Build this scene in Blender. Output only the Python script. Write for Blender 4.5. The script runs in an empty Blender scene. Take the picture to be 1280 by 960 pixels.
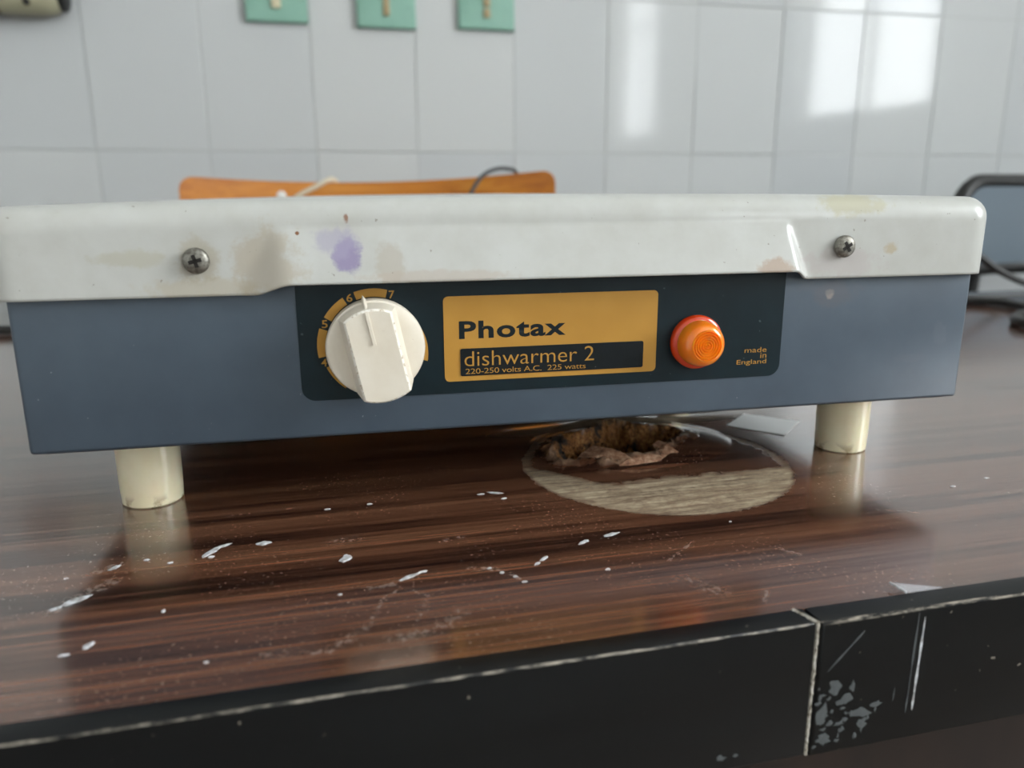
import bpy, bmesh, math, random
import numpy as np
from mathutils import Vector, Matrix

S = bpy.context.scene
COL = S.collection
random.seed(7)

# ---------------------------------------------------------------- camera
PITCH, ROLL, YAW = 0.24038, -0.00485, 0.22086
CAM = Vector((0.10416, -0.27943, 0.11735))
fw = Vector((math.sin(YAW)*math.cos(PITCH), math.cos(YAW)*math.cos(PITCH), -math.sin(PITCH)))
r0 = Vector((math.cos(YAW), -math.sin(YAW), 0)); u0 = r0.cross(fw)
rr = r0*math.cos(ROLL) + u0*math.sin(ROLL); uu = -r0*math.sin(ROLL) + u0*math.cos(ROLL)
cd = bpy.data.cameras.new('camera'); cam = bpy.data.objects.new('camera', cd); COL.objects.link(cam)
cam.matrix_world = Matrix(((rr.x, uu.x, -fw.x, CAM.x), (rr.y, uu.y, -fw.y, CAM.y), (rr.z, uu.z, -fw.z, CAM.z), (0, 0, 0, 1)))
cd.sensor_width = 36; cd.lens = 975.464/1280*36; cd.clip_start = 0.01; cd.clip_end = 50
cd.dof.use_dof = True
cd.dof.focus_distance = (Vector((0.2, -0.003, 0.07)) - CAM).dot(fw)
cd.dof.aperture_fstop = 9.0
S.camera = cam

# ---------------------------------------------------------------- world, exposure, daylight
wd = bpy.data.worlds.new('world'); S.world = wd; wd.use_nodes = True
wd.node_tree.nodes['Background'].inputs[0].default_value = (0.75, 0.85, 1.0, 1)
wd.node_tree.nodes['Background'].inputs[1].default_value = 0.3
S.view_settings.view_transform = 'Standard'; S.view_settings.look = 'None'
S.view_settings.gamma = 1; S.view_settings.use_curve_mapping = False
S.view_settings.exposure = 0.0
SKY_PANE = 26.5          # brightness of the overcast sky seen through the window panes

# ---------------------------------------------------------------- helpers
def s2l(c):
    c = c/255.0
    return c/12.92 if c <= 0.04045 else ((c+0.055)/1.055)**2.4
def rgb(r, g, b): return (s2l(r), s2l(g), s2l(b), 1)

def newmat(name, col=(0.5, 0.5, 0.5, 1), rough=0.5, metal=0.0, spec=0.5, **kw):
    m = bpy.data.materials.new(name); m.use_nodes = True
    b = m.node_tree.nodes['Principled BSDF']
    b.inputs['Base Color'].default_value = col; b.inputs['Roughness'].default_value = rough
    b.inputs['Metallic'].default_value = metal; b.inputs['Specular IOR Level'].default_value = spec
    for k, v in kw.items(): b.inputs[k].default_value = v
    return m
class NT:
    def __init__(s, m): s.m = m; s.t = m.node_tree; s.b = s.t.nodes['Principled BSDF']
    def n(s, typ, **kw):
        x = s.t.nodes.new(typ)
        for k, v in kw.items(): setattr(x, k, v)
        return x
    def link(s, a, b): s.t.links.new(a, b)
    def val(s, sock, v):
        if isinstance(v, bpy.types.NodeSocket): s.link(v, sock)
        else: sock.default_value = v
    def coord(s, scale=(1, 1, 1), loc=(0, 0, 0)):
        tc = s.n('ShaderNodeTexCoord'); mp = s.n('ShaderNodeMapping')
        mp.inputs['Scale'].default_value = scale; mp.inputs['Location'].default_value = loc
        s.link(tc.outputs['Object'], mp.inputs['Vector']); return mp.outputs[0]
    def noise(s, vec, scale, detail=3, rough=0.5, dist=0):
        x = s.n('ShaderNodeTexNoise'); s.link(vec, x.inputs['Vector'])
        x.inputs['Scale'].default_value = scale; x.inputs['Detail'].default_value = detail
        x.inputs['Roughness'].default_value = rough; x.inputs['Distortion'].default_value = dist
        return x.outputs['Fac']
    def math(s, op, a, b=0.0, c=None, clamp=False):
        x = s.n('ShaderNodeMath', operation=op); x.use_clamp = clamp
        s.val(x.inputs[0], a); s.val(x.inputs[1], b)
        if c is not None: s.val(x.inputs[2], c)
        return x.outputs[0]
    def step(s, v, lo, hi):
        x = s.n('ShaderNodeMapRange'); x.interpolation_type = 'SMOOTHSTEP'
        s.val(x.inputs[0], v); x.inputs[1].default_value = lo; x.inputs[2].default_value = hi
        return x.outputs[0]
    def ramp(s, v, stops):
        x = s.n('ShaderNodeValToRGB'); e = x.color_ramp.elements
        while len(e) < len(stops): e.new(0.5)
        for i, (p, c) in enumerate(stops): e[i].position = p; e[i].color = c
        s.link(v, x.inputs[0]); return x.outputs[0]
    def mix(s, f, a, b):
        x = s.n('ShaderNodeMix', data_type='RGBA')
        s.val(x.inputs[0], f); s.val(x.inputs[6], a); s.val(x.inputs[7], b); return x.outputs[2]
    def attr(s, name):
        x = s.n('ShaderNodeAttribute'); x.attribute_name = name; return x.outputs['Fac']
    def sep(s, vec):
        x = s.n('ShaderNodeSeparateXYZ'); s.link(vec, x.inputs[0]); return x.outputs
    def bump(s, h, strength=0.2, dist=0.001):
        x = s.n('ShaderNodeBump'); x.inputs['Strength'].default_value = strength; x.inputs['Distance'].default_value = dist
        s.link(h, x.inputs['Height']); s.link(x.outputs[0], s.b.inputs['Normal'])
    def out(s, color=None, rough=None):
        if color is not None: s.val(s.b.inputs['Base Color'], color)
        if rough is not None: s.val(s.b.inputs['Roughness'], rough)

def mobj(name, verts, faces, mat, parent=None, smooth=False, loc=None, rot=None):
    me = bpy.data.meshes.new(name); me.from_pydata([tuple(v) for v in verts], [], faces); me.update()
    bm = bmesh.new(); bm.from_mesh(me); bmesh.ops.recalc_face_normals(bm, faces=bm.faces); bm.to_mesh(me); bm.free()
    return link(name, me, mat, parent, smooth, loc, rot)
def link(name, me, mat, parent=None, smooth=False, loc=None, rot=None):
    o = bpy.data.objects.new(name, me); COL.objects.link(o)
    if mat and not me.materials: me.materials.append(mat)
    if smooth:
        for p in me.polygons: p.use_smooth = True
        if smooth != True: me.set_sharp_from_angle(angle=math.radians(smooth))
    if parent: o.parent = parent
    if loc: o.location = loc
    if rot: o.rotation_euler = rot
    return o
def bobj(name, bm, mat, parent=None, smooth=False, loc=None, rot=None):
    bmesh.ops.recalc_face_normals(bm, faces=bm.faces)
    me = bpy.data.meshes.new(name); bm.to_mesh(me); bm.free()
    return link(name, me, mat, parent, smooth, loc, rot)
def box_bm(x0, x1, y0, y1, z0, z1, bevel=0, seg=2):
    bm = bmesh.new(); bmesh.ops.create_cube(bm, size=1)
    for v in bm.verts:
        v.co = Vector((x0 if v.co.x < 0 else x1, y0 if v.co.y < 0 else y1, z0 if v.co.z < 0 else z1))
    if bevel: bmesh.ops.bevel(bm, geom=bm.edges[:], offset=bevel, segments=seg, affect='EDGES', profile=0.5)
    return bm
def box(name, x0, x1, y0, y1, z0, z1, mat, parent=None, bevel=0, seg=2):
    return bobj(name, box_bm(x0, x1, y0, y1, z0, z1, bevel, seg), mat, parent, smooth=40 if bevel else False)
def catmull(pts, n=12):
    P = [Vector(p) for p in pts]; P = [2*P[0]-P[1]] + P + [2*P[-1]-P[-2]]; out = []
    for i in range(1, len(P)-2):
        a, b, c, d = P[i-1:i+3]
        for k in range(n):
            t = k/n
            out.append(0.5*((2*b)+(c-a)*t+(2*a-5*b+4*c-d)*t*t+(3*b-a-3*c+d)*t**3))
    out.append(P[-2]); return out
def tube_geo(pts, rad, seg=10, cap=True):
    pts = [Vector(p) for p in pts]; V = []; F = []; up = Vector((0.13, 0.29, 0.94)).normalized()
    n = len(pts); rad = rad if isinstance(rad, (list, tuple)) else [rad]*n
    for i, p in enumerate(pts):
        t = (pts[min(i+1, n-1)]-pts[max(i-1, 0)]).normalized()
        a = t.cross(up); a = a.normalized() if a.length > 1e-5 else Vector((1, 0, 0)); b = t.cross(a).normalized(); up = -b if (-b).dot(up) > 0 else b
        for k in range(seg):
            q = 2*math.pi*k/seg; V.append(p+a*math.cos(q)*rad[i]+b*math.sin(q)*rad[i])
    for i in range(n-1):
        for k in range(seg):
            F.append((i*seg+k, i*seg+(k+1) % seg, (i+1)*seg+(k+1) % seg, (i+1)*seg+k))
    if cap: F.append(tuple(range(seg))); F.append(tuple((n-1)*seg+k for k in range(seg)))
    return V, F
def tube(name, pts, rad, mat, parent=None, seg=10):
    V, F = tube_geo(pts, rad, seg); return mobj(name, V, F, mat, parent, smooth=50)
def lathe(name, prof, mat, parent=None, axis='z', seg=40, center=(0, 0, 0), smooth=35):
    """prof: (radius, height) list, closed on the axis at both ends; axis 'y' points out of the front (-Y)."""
    V = []; F = []; c = Vector(center)
    def pt(r, h, q):
        a, b = r*math.cos(q), r*math.sin(q)
        return c + (Vector((a, b, h)) if axis == 'z' else Vector((a, -h, b)) if axis == 'y' else Vector((h, a, b)))
    for r, h in prof:
        for k in range(seg): V.append(pt(r, h, 2*math.pi*k/seg))
    for i in range(len(prof)-1):
        for k in range(seg): F.append((i*seg+k, i*seg+(k+1) % seg, (i+1)*seg+(k+1) % seg, (i+1)*seg+k))
    F.append(tuple(range(seg))); F.append(tuple((len(prof)-1)*seg+k for k in range(seg)))
    return mobj(name, V, F, mat, parent, smooth=smooth)
def empty(name, loc=(0, 0, 0), rz=0):
    o = bpy.data.objects.new(name, None); COL.objects.link(o); o.empty_display_size = 0.05
    o.location = loc; o.rotation_euler = (0, 0, rz); return o
def tag(o, label=None, cat=None, group=None, kind=None):
    if label: o['label'] = label
    if cat: o['category'] = cat
    if group: o['group'] = group
    if kind: o['kind'] = kind
    return o
def part(o, label): o['label'] = label; return o
def rrect(x0, x1, z0, z1, r, seg=6):
    pts = []
    for (cx, cz, a0) in ((x1-r, z1-r, 0), (x0+r, z1-r, 90), (x0+r, z0+r, 180), (x1-r, z0+r, 270)):
        for k in range(seg+1):
            q = math.radians(a0+90*k/seg); pts.append((cx+r*math.cos(q), cz+r*math.sin(q)))
    return pts
def prism_front(name, pts, c0, c1, mat, parent=None, bev=0.0, smooth=False):
    """outline in (x, z) extruded outwards: from y=-c0 to y=-c1, with an optional front chamfer."""
    n = len(pts); cx = sum(p[0] for p in pts)/n; cz = sum(p[1] for p in pts)/n
    V = [(x, -c0, z) for x, z in pts] + [(x, -(c1-bev), z) for x, z in pts]
    F = [tuple(range(n))]
    for k in range(n): F.append((k, (k+1) % n, n+(k+1) % n, n+k))
    top = n
    if bev:
        def ins(p):
            d = Vector((p[0]-cx, p[1]-cz)); d = d*(1-bev/max(d.length, 1e-6)); return (cx+d.x, -c1, cz+d.y)
        V += [ins(p) for p in pts]
        for k in range(n): F.append((n+k, n+(k+1) % n, 2*n+(k+1) % n, 2*n+k))
        top = 2*n
    F.append(tuple(top+k for k in range(n)))
    return mobj(name, V, F, mat, parent, smooth=smooth)
def text_front(name, body, x0, x1, z0, z1, y, mat, parent, offset=0.0, spacing=1.0, wordsp=1.0, thick=0.00006):
    cu = bpy.data.curves.new(name, 'FONT'); cu.body = body; cu.size = 1; cu.offset = offset
    cu.space_character = spacing; cu.space_word = wordsp; cu.resolution_u = 4
    ob = bpy.data.objects.new(name, cu); COL.objects.link(ob)
    dg = bpy.context.evaluated_depsgraph_get(); me0 = bpy.data.meshes.new_from_object(ob.evaluated_get(dg))
    bpy.data.objects.remove(ob)
    vs = [v.co.copy() for v in me0.vertices]
    ax, bx = min(v.x for v in vs), max(v.x for v in vs); ay, by = min(v.y for v in vs), max(v.y for v in vs)
    for v in me0.vertices:
        v.co = Vector((x0+(v.co.x-ax)/(bx-ax)*(x1-x0), y, z0+(v.co.y-ay)/(by-ay)*(z1-z0)))
    bm = bmesh.new(); bm.from_mesh(me0); bpy.data.meshes.remove(me0)
    bmesh.ops.remove_doubles(bm, verts=bm.verts, dist=1e-6)
    for v in bm.verts: v.co.y -= thick
    bmesh.ops.recalc_face_normals(bm, faces=bm.faces)
    for f in bm.faces:
        f.normal_update()
        if f.normal.y > 0: f.normal_flip()
    me = bpy.data.meshes.new(name); bm.to_mesh(me); bm.free()
    return link(name, me, mat, parent)
# value noise for sculpting
_rng = np.random.RandomState(3); _T = _rng.rand(256, 256)
def vnoise(x, y, s):
    x = np.asarray(x)*s+40.3; y = np.asarray(y)*s+71.7
    i = np.floor(x).astype(int); j = np.floor(y).astype(int); fx = x-i; fy = y-j
    fx = fx*fx*(3-2*fx); fy = fy*fy*(3-2*fy)
    g = lambda a, b: _T[a % 256, b % 256]
    return (g(i, j)*(1-fx)+g(i+1, j)*fx)*(1-fy)+(g(i, j+1)*(1-fx)+g(i+1, j+1)*fx)*fy
def fbm(x, y, s, o=4):
    v = 0; a = 0.5; t = 0
    for k in range(o): v = v+a*vnoise(x+k*1.7, y-k*2.3, s); t += a; s *= 2.03; a *= 0.55
    return v/t
def sstep(x, lo, hi):
    t = np.clip((np.asarray(x, float)-lo)/(hi-lo), 0, 1); return t*t*(3-2*t)

# ---------------------------------------------------------------- materials
def mat_tile():
    m = newmat('glazed_tile', rgb(222, 224, 223), 0.07, spec=0.19); t = NT(m); oi = t.n('ShaderNodeObjectInfo')
    v = t.coord(); c = t.ramp(oi.outputs['Random'], [(0, rgb(187, 190, 191)), (1, rgb(195, 197, 196))])
    t.out(c); t.bump(t.noise(v, 9, 1), 0.05, 0.002); return m
M_TILE = mat_tile()
M_GROUT = newmat('grout', rgb(176, 178, 176), 0.9)
M_PLASTER = newmat('plaster', rgb(228, 229, 227), 0.85)
M_CEIL = newmat('ceiling_paint', rgb(235, 235, 232), 0.9)
M_FLOOR = newmat('floor', rgb(120, 108, 98), 0.5)
t = NT(M_FLOOR); t.out(t.ramp(t.noise(t.coord(), 60, 4), [(0.3, rgb(96, 86, 78)), (0.7, rgb(140, 128, 116))]))
M_WINFRAME = newmat('window_frame_paint', rgb(215, 213, 206), 0.5)
def emit(name, col, s):
    m = bpy.data.materials.new(name); m.use_nodes = True; nt = m.node_tree; nt.nodes.clear()
    e = nt.nodes.new('ShaderNodeEmission'); o = nt.nodes.new('ShaderNodeOutputMaterial')
    e.inputs[0].default_value = col; e.inputs[1].default_value = s; nt.links.new(e.outputs[0], o.inputs[0]); return m
M_PANE = emit('daylit_pane', (0.93, 0.975, 1.0, 1), SKY_PANE)

def mat_wood_top():
    m = newmat('walnut_laminate', rough=0.2, spec=0.6, **{'Coat Weight': 1.0, 'Coat IOR': 1.62, 'Coat Roughness': 0.13}); t = NT(m)
    v = t.coord((4.0, 380, 1)); w = t.coord((2.0, 85, 1)); f = t.coord((26, 1900, 1)); o = t.coord()
    band = t.noise(w, 1.0, 3, 0.55, 0.6); grain = t.noise(v, 1.0, 4, 0.6, 0.5); fine = t.noise(f, 1.0, 2, 0.6)
    g = t.math('ADD', t.math('MULTIPLY', band, 0.44), t.math('ADD', t.math('MULTIPLY', grain, 0.36), t.math('MULTIPLY', fine, 0.24)))
    c = t.ramp(g, [(0.41, rgb(34, 19, 14)), (0.475, rgb(69, 42, 31)), (0.53, rgb(100, 64, 46)), (0.62, rgb(126, 86, 63))])
    # dust and fine flecks
    dust = t.math('MULTIPLY', t.step(t.noise(o, 800, 2, 0.6), 0.63, 0.70), t.step(t.noise(o, 18, 2), 0.40, 0.60))
    c = t.mix(t.math('MULTIPLY', dust, 0.55), c, rgb(160, 150, 140))
    # scuffs, exposed board, broken hole (worn areas with their own outline)
    sc = t.math('MULTIPLY', t.attr('scuff'), t.step(t.noise(o, 420, 3, 0.7), 0.40, 0.66))
    sc = t.math('MULTIPLY', sc, 0.75)
    c = t.mix(sc, c, rgb(176, 166, 156))
    pale_c = t.ramp(t.noise(t.coord((40, 300, 1)), 1.0, 5, 0.72), [(0.30, rgb(92, 74, 56)), (0.46, rgb(150, 132, 108)), (0.62, rgb(186, 170, 142)), (0.78, rgb(212, 200, 176))])
    blot = t.step(t.noise(o, 75, 4, 0.65), 0.52, 0.68)
    pale_c = t.mix(t.math('MULTIPLY', blot, 0.5), pale_c, rgb(104, 84, 66))
    pale = t.attr('pale'); c = t.mix(pale, c, pale_c)
    hole_c = t.ramp(t.noise(o, 520, 4, 0.75), [(0.3, rgb(60, 34, 12)), (0.5, rgb(146, 92, 36)), (0.7, rgb(196, 148, 84))])
    hole_c = t.mix(t.step(t.noise(o, 85, 3, 0.6), 0.50, 0.62), hole_c, rgb(22, 14, 8))
    hole = t.attr('hole'); c = t.mix(hole, c, hole_c)
    flap = t.attr('flap'); c = t.mix(flap, c, t.ramp(t.noise(o, 300, 4, 0.7), [(0.3, rgb(110, 78, 58)), (0.7, rgb(186, 152, 122))]))
    r = t.math('ADD', 0.17, t.math('MULTIPLY', t.noise(o, 30, 3), 0.07))
    r = t.math('ADD', r, t.math('MULTIPLY', t.math('MAXIMUM', t.math('MAXIMUM', pale, hole), t.math('MAXIMUM', flap, sc)), 0.55), clamp=True)
    t.link(t.math('SUBTRACT', 1.0, t.math('MAXIMUM', t.math('MAXIMUM', pale, hole), t.math('MAXIMUM', flap, sc)), clamp=True), t.b.inputs['Coat Weight'])
    t.out(c, r); t.bump(t.math('ADD', grain, t.math('MULTIPLY', pale, t.noise(t.coord((40, 300, 1)), 1.0, 4))), 0.05, 0.0003)
    return m
M_TOP = mat_wood_top()
def mat_strip():
    m = newmat('black_edging', rough=0.3, spec=0.35); t = NT(m); o = t.coord(); x, y, z = t.sep(o)
    c = t.ramp(t.noise(t.coord((6, 30, 60)), 1.0, 4), [(0.35, rgb(4, 5, 7)), (0.7, rgb(13, 16, 18))])
    # chipped front arris
    ar = t.math('MULTIPLY', t.step(z, -0.0007, -0.0002), t.math('SUBTRACT', 1.0, t.step(y, 0.0002, 0.0006)))
    chip = t.step(t.noise(t.coord((1, 6, 6)), 90, 5, 0.75), 0.44, 0.62)
    w = t.math('MULTIPLY', ar, chip)
    fl = t.math('MULTIPLY', t.step(t.noise(o, 420, 2), 0.73, 0.78), 0.5)
    c = t.mix(t.math('MAXIMUM', w, fl), c, rgb(176, 166, 152))
    t.out(c, t.math('ADD', 0.3, t.math('MULTIPLY', w, 0.4))); return m
M_STRIP = mat_strip()
M_CHIP = newmat('chipped_edge', rgb(170, 158, 142), 0.85)
t = NT(M_CHIP); t.out(t.ramp(t.noise(t.coord(), 500, 4, 0.7), [(0.36, rgb(58, 44, 32)), (0.46, rgb(172, 164, 150)), (0.7, rgb(222, 220, 214))]))
M_PAINT = newmat('white_paint', rgb(188, 192, 196), 0.7)
t = NT(M_PAINT); t.out(t.ramp(t.noise(t.coord(), 600, 3), [(0.35, rgb(146, 144, 142)), (0.65, rgb(214, 217, 222))]))
M_SMEAR = newmat('grey_smear', rgb(78, 82, 83), 0.8)
M_DKWOOD = newmat('dark_brown_panel', rgb(48, 33, 26), 0.6)
t = NT(M_DKWOOD); t.out(t.ramp(t.noise(t.coord((20, 20, 3)), 2.0, 4), [(0.3, rgb(24, 15, 11)), (0.7, rgb(42, 28, 21))]))

def stain_mat(name, base_stops, rough, stains, nscale=60, coat=0.0, spec=0.5, specks=0.0, speckc=rgb(120, 110, 96)):
    """paint with stains: (x, y, z, rx, rz, colour, strength) in metres, ragged outlines."""
    m = newmat(name, rough=rough, spec=spec); t = NT(m); o = t.coord(); x, y, z = t.sep(o)
    c = t.ramp(t.noise(o, nscale, 4, 0.6), base_stops)
    wob = t.math('MULTIPLY', t.math('SUBTRACT', t.noise(o, 170, 4, 0.65), 0.5), 1.9)
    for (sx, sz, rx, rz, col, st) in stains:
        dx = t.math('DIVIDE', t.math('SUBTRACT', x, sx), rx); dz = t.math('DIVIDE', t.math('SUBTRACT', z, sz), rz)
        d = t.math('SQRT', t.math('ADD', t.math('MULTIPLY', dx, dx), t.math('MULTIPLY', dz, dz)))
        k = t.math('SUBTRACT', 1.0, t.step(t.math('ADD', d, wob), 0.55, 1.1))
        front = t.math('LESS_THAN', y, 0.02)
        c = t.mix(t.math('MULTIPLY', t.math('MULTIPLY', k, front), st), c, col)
    if specks:
        sp = t.math('MULTIPLY', t.step(t.noise(o, 420, 2, 0.5), 0.735, 0.775), specks)
        c = t.mix(sp, c, speckc)
    if coat: t.b.inputs['Coat Weight'].default_value = coat; t.b.inputs['Coat Roughness'].default_value = 0.2
    t.out(c); return m
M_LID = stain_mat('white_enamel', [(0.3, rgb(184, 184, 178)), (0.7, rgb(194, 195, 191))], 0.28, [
    (0.1085, 0.0975, 0.0055, 0.0065, rgb(128, 112, 160), 0.75), (0.105, 0.102, 0.009, 0.006, rgb(160, 154, 178), 0.55),
    (0.1088, 0.1095, 0.0012, 0.0020, rgb(140, 104, 84), 0.95), (0.0925, 0.1045, 0.0007, 0.0007, rgb(120, 72, 30), 0.95),
    (0.082, 0.094, 0.012, 0.014, rgb(168, 150, 120), 0.45), (0.062, 0.087, 0.022, 0.004, rgb(176, 164, 138), 0.45),  # first patch: brown stain at left skirt step, with some shade painted in
    (0.1225, 0.0945, 0.006, 0.007, rgb(172, 162, 146), 0.5), (0.300, 0.1125, 0.016, 0.005, rgb(178, 172, 138), 0.6),
    (0.2665, 0.0895, 0.008, 0.0035, rgb(164, 130, 100), 0.6), (0.040, 0.097, 0.016, 0.003, rgb(172, 166, 140), 0.4),
    (0.318, 0.095, 0.003, 0.0025, rgb(178, 162, 130), 0.7), (0.060, 0.0955, 0.008, 0.008, rgb(164, 152, 128), 0.5),
    (0.14, 0.0895, 0.03, 0.0022, rgb(180, 166, 152), 0.5), (0.2968, 0.0900, 0.02, 0.006, rgb(184, 174, 172), 0.5)],
    specks=0.6)
M_BODY = stain_mat('slate_blue_paint', [(0.3, rgb(62, 75, 88)), (0.7, rgb(71, 85, 98))], 0.42, [
    (0.297, 0.0775, 0.010, 0.006, rgb(78, 80, 86), 0.55), (0.2955, 0.0775, 0.0022, 0.0022, rgb(142, 132, 126), 0.8),
    (0.348, 0.060, 0.004, 0.006, rgb(84, 92, 104), 0.45), (0.335, 0.050, 0.012, 0.002, rgb(76, 84, 96), 0.4),
    (0.2960, 0.0800, 0.016, 0.003, rgb(80, 86, 96), 0.4)], nscale=35, spec=0.7, specks=0.7, speckc=rgb(150, 156, 164))
M_PANEL = stain_mat('dark_teal_panel', [(0.3, rgb(8, 26, 32)), (0.7, rgb(14, 34, 41))], 0.38, [], nscale=90, spec=0.3, specks=0.45, speckc=rgb(96, 108, 112))
M_GOLD = newmat('gold_print', rgb(200, 150, 70), 0.42, spec=0.35)
t = NT(M_GOLD); t.out(t.ramp(t.noise(t.coord(), 50, 3), [(0.3, rgb(180, 132, 54)), (0.7, rgb(190, 142, 62))]))
M_INK = newmat('dark_ink', rgb(12, 24, 29), 0.5, spec=0.25)
M_INKBOX = stain_mat('model_strip_ink', [(0.3, rgb(8, 15, 19)), (0.7, rgb(13, 22, 27))], 0.38, [], nscale=200, spec=0.3, specks=0.4, speckc=rgb(110, 112, 108))
M_KNOB = stain_mat('cream_knob', [(0.3, rgb(222, 212, 194)), (0.7, rgb(231, 223, 208))], 0.42, [], nscale=80, specks=0.35, speckc=rgb(190, 176, 152))
M_KNOBWORN = newmat('worn_knob_edge', rgb(240, 234, 224), 0.6)
t = NT(M_KNOBWORN); t.out(t.ramp(t.noise(t.coord(), 700, 3, 0.7), [(0.34, rgb(176, 156, 126)), (0.46, rgb(234, 228, 216)), (0.7, rgb(246, 242, 234))]))
M_FOOT = newmat('cream_foot', rgb(226, 214, 180), 0.24, **{'Subsurface Weight': 0.15, 'Subsurface Scale': 0.004})
t = NT(M_FOOT); fz = t.sep(t.coord())[2]
fs = t.math('MULTIPLY', t.math('SUBTRACT', 1.0, t.step(fz, 0.001, 0.006)), t.step(t.noise(t.coord(), 180, 3), 0.48, 0.6))
t.out(t.mix(t.math('MULTIPLY', fs, 0.7), t.ramp(t.noise(t.coord(), 90, 3), [(0.3, rgb(234, 222, 186)), (0.7, rgb(242, 233, 204))]), rgb(150, 122, 84)))
M_SCREW = newmat('dull_steel', rgb(120, 114, 104), 0.45, metal=0.85)
t = NT(M_SCREW); t.out(t.ramp(t.noise(t.coord(), 900, 3), [(0.35, rgb(110, 106, 98)), (0.65, rgb(150, 148, 140))]))
M_RECESS = newmat('screw_recess', rgb(28, 24, 20), 0.8)
M_LENS = newmat('amber_lens', (1.0, 0.255, 0.010, 1), 0.14, spec=0.6, **{'Subsurface Weight': 0.9, 'Subsurface Scale': 0.004, 'Coat Weight': 0.6, 'Coat Roughness': 0.08})
M_LENS.node_tree.nodes['Principled BSDF'].inputs['Subsurface Radius'].default_value = (1.0, 0.35, 0.05)
M_BEZEL = newmat('red_amber_bezel', (0.9, 0.07, 0.005, 1), 0.14, spec=0.6, **{'Subsurface Weight': 0.6, 'Subsurface Scale': 0.003, 'Coat Weight': 0.6, 'Coat Roughness': 0.08, 'Transmission Weight': 0.25})
M_BLACK = newmat('black_rubber', rgb(24, 24, 23), 0.45)
M_BASE = newmat('underside_darkener_black', rgb(10, 10, 10), 0.8)
M_CORDGREY = newmat('grey_cord', rgb(52, 54, 56), 0.5)
M_PAPER = newmat('paper', rgb(236, 238, 236), 0.8)
M_FILM = newmat('clear_film', (0.8, 0.84, 0.9, 1), 0.15, **{'Alpha': 0.22})
M_PLY = newmat('orange_plywood', rough=0.3, spec=0.5)
t = NT(M_PLY); t.out(t.ramp(t.noise(t.coord((2, 30, 30)), 2.0, 4, 0.6, 0.5), [(0.3, rgb(160, 88, 20)), (0.55, rgb(194, 120, 36)), (0.75, rgb(212, 144, 60))]))
M_PLYEDGE = newmat('plywood_edge', rgb(196, 138, 84), 0.5)
t = NT(M_PLYEDGE); t.out(t.ramp(t.noise(t.coord((4, 200, 4)), 2.0, 2), [(0.4, rgb(164, 104, 52)), (0.6, rgb(216, 164, 110))]))
M_STEEL = newmat('painted_tube', rgb(70, 72, 74), 0.35, metal=0.6)
M_VINYL = newmat('grey_blue_vinyl', rgb(100, 112, 122), 0.4)
t = NT(M_VINYL); t.bump(t.noise(t.coord(), 700, 2), 0.2, 0.0005)
M_CREAMCORD = newmat('cream_cord', rgb(212, 200, 176), 0.7)
M_MINT = newmat('mint_plate', rgb(142, 196, 172), 0.35)
t = NT(M_MINT); t.out(t.ramp(t.noise(t.coord(), 20, 2), [(0.3, rgb(126, 168, 150)), (0.7, rgb(136, 178, 161))]))
M_ROCKER = newmat('cream_rocker', rgb(204, 196, 164), 0.4)
M_TAN = newmat('tan_lever', rgb(164, 146, 108), 0.5)
M_CREAMPIPE = newmat('cream_fitting', rgb(166, 163, 136), 0.45)
M_BROWN = newmat('brown_band', rgb(112, 74, 48), 0.6)

# ---------------------------------------------------------------- the room
YW = 0.97288; TW, TH, TX0, TZ0 = 0.1514, 0.22902, -0.21517, 0.17838
FLOOR_Z, CEIL_Z, XL, XR, YB = -0.75, 2.15, -1.6, 2.4, -4.9
def struct(o): o['kind'] = 'structure'; return o
struct(box('floor', XL, XR, YB, YW+0.012, FLOOR_Z-0.05, FLOOR_Z, M_FLOOR))
struct(box('ceiling', XL-0.1, XR+0.1, YB-0.1, YW+0.1, CEIL_Z, CEIL_Z+0.05, M_CEIL))
struct(box('wall_left', XL-0.1, XL, YB, YW+0.012, FLOOR_Z, CEIL_Z, M_PLASTER))
struct(box('wall_back', XL-0.1, XR+0.1, YB-0.1, YB, FLOOR_Z, CEIL_Z, M_PLASTER))
wall = empty('wall_front', (0, 0, 0)); struct(wall)
box('grout_bed', XL, XR, YW+0.0012, YW+0.1, FLOOR_Z, CEIL_Z, M_GROUT, wall)
g = 0.0006; ch = 0.0009
tv = []; w2, h2 = TW/2-g, TH/2-g
for (ins, yy) in ((0, 0.006), (0, ch), (ch*0.4, ch*0.25), (ch*1.2, 0.0)):
    for sx, sz in ((-1, -1), (1, -1), (1, 1), (-1, 1)): tv.append((sx*(w2-ins), yy, sz*(h2-ins)))
tf = []
for k in range(3):
    for i in range(4): tf.append((k*4+i, k*4+(i+1) % 4, (k+1)*4+(i+1) % 4, (k+1)*4+i))
tf.append((12, 13, 14, 15))
first = mobj('tile', tv, tf, M_TILE, wall); tme = first.data; used = False
for j in range(-4, 5):
    for i in range(-9, 17):
        x = TX0+(i+0.5)*TW; z = TZ0+(j+0.5)*TH
        if x-w2 < XL or x+w2 > XR: continue
        if not used: o = first; used = True
        else:
            o = bpy.data.objects.new('tile', tme); COL.objects.link(o); o.parent = wall
        o.location = (x, YW+random.uniform(-0.0003, 0.0002), z)
        o.rotation_euler = (math.radians(random.gauss(0, 0.16)), 0, math.radians(random.gauss(0, 0.16)))
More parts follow.
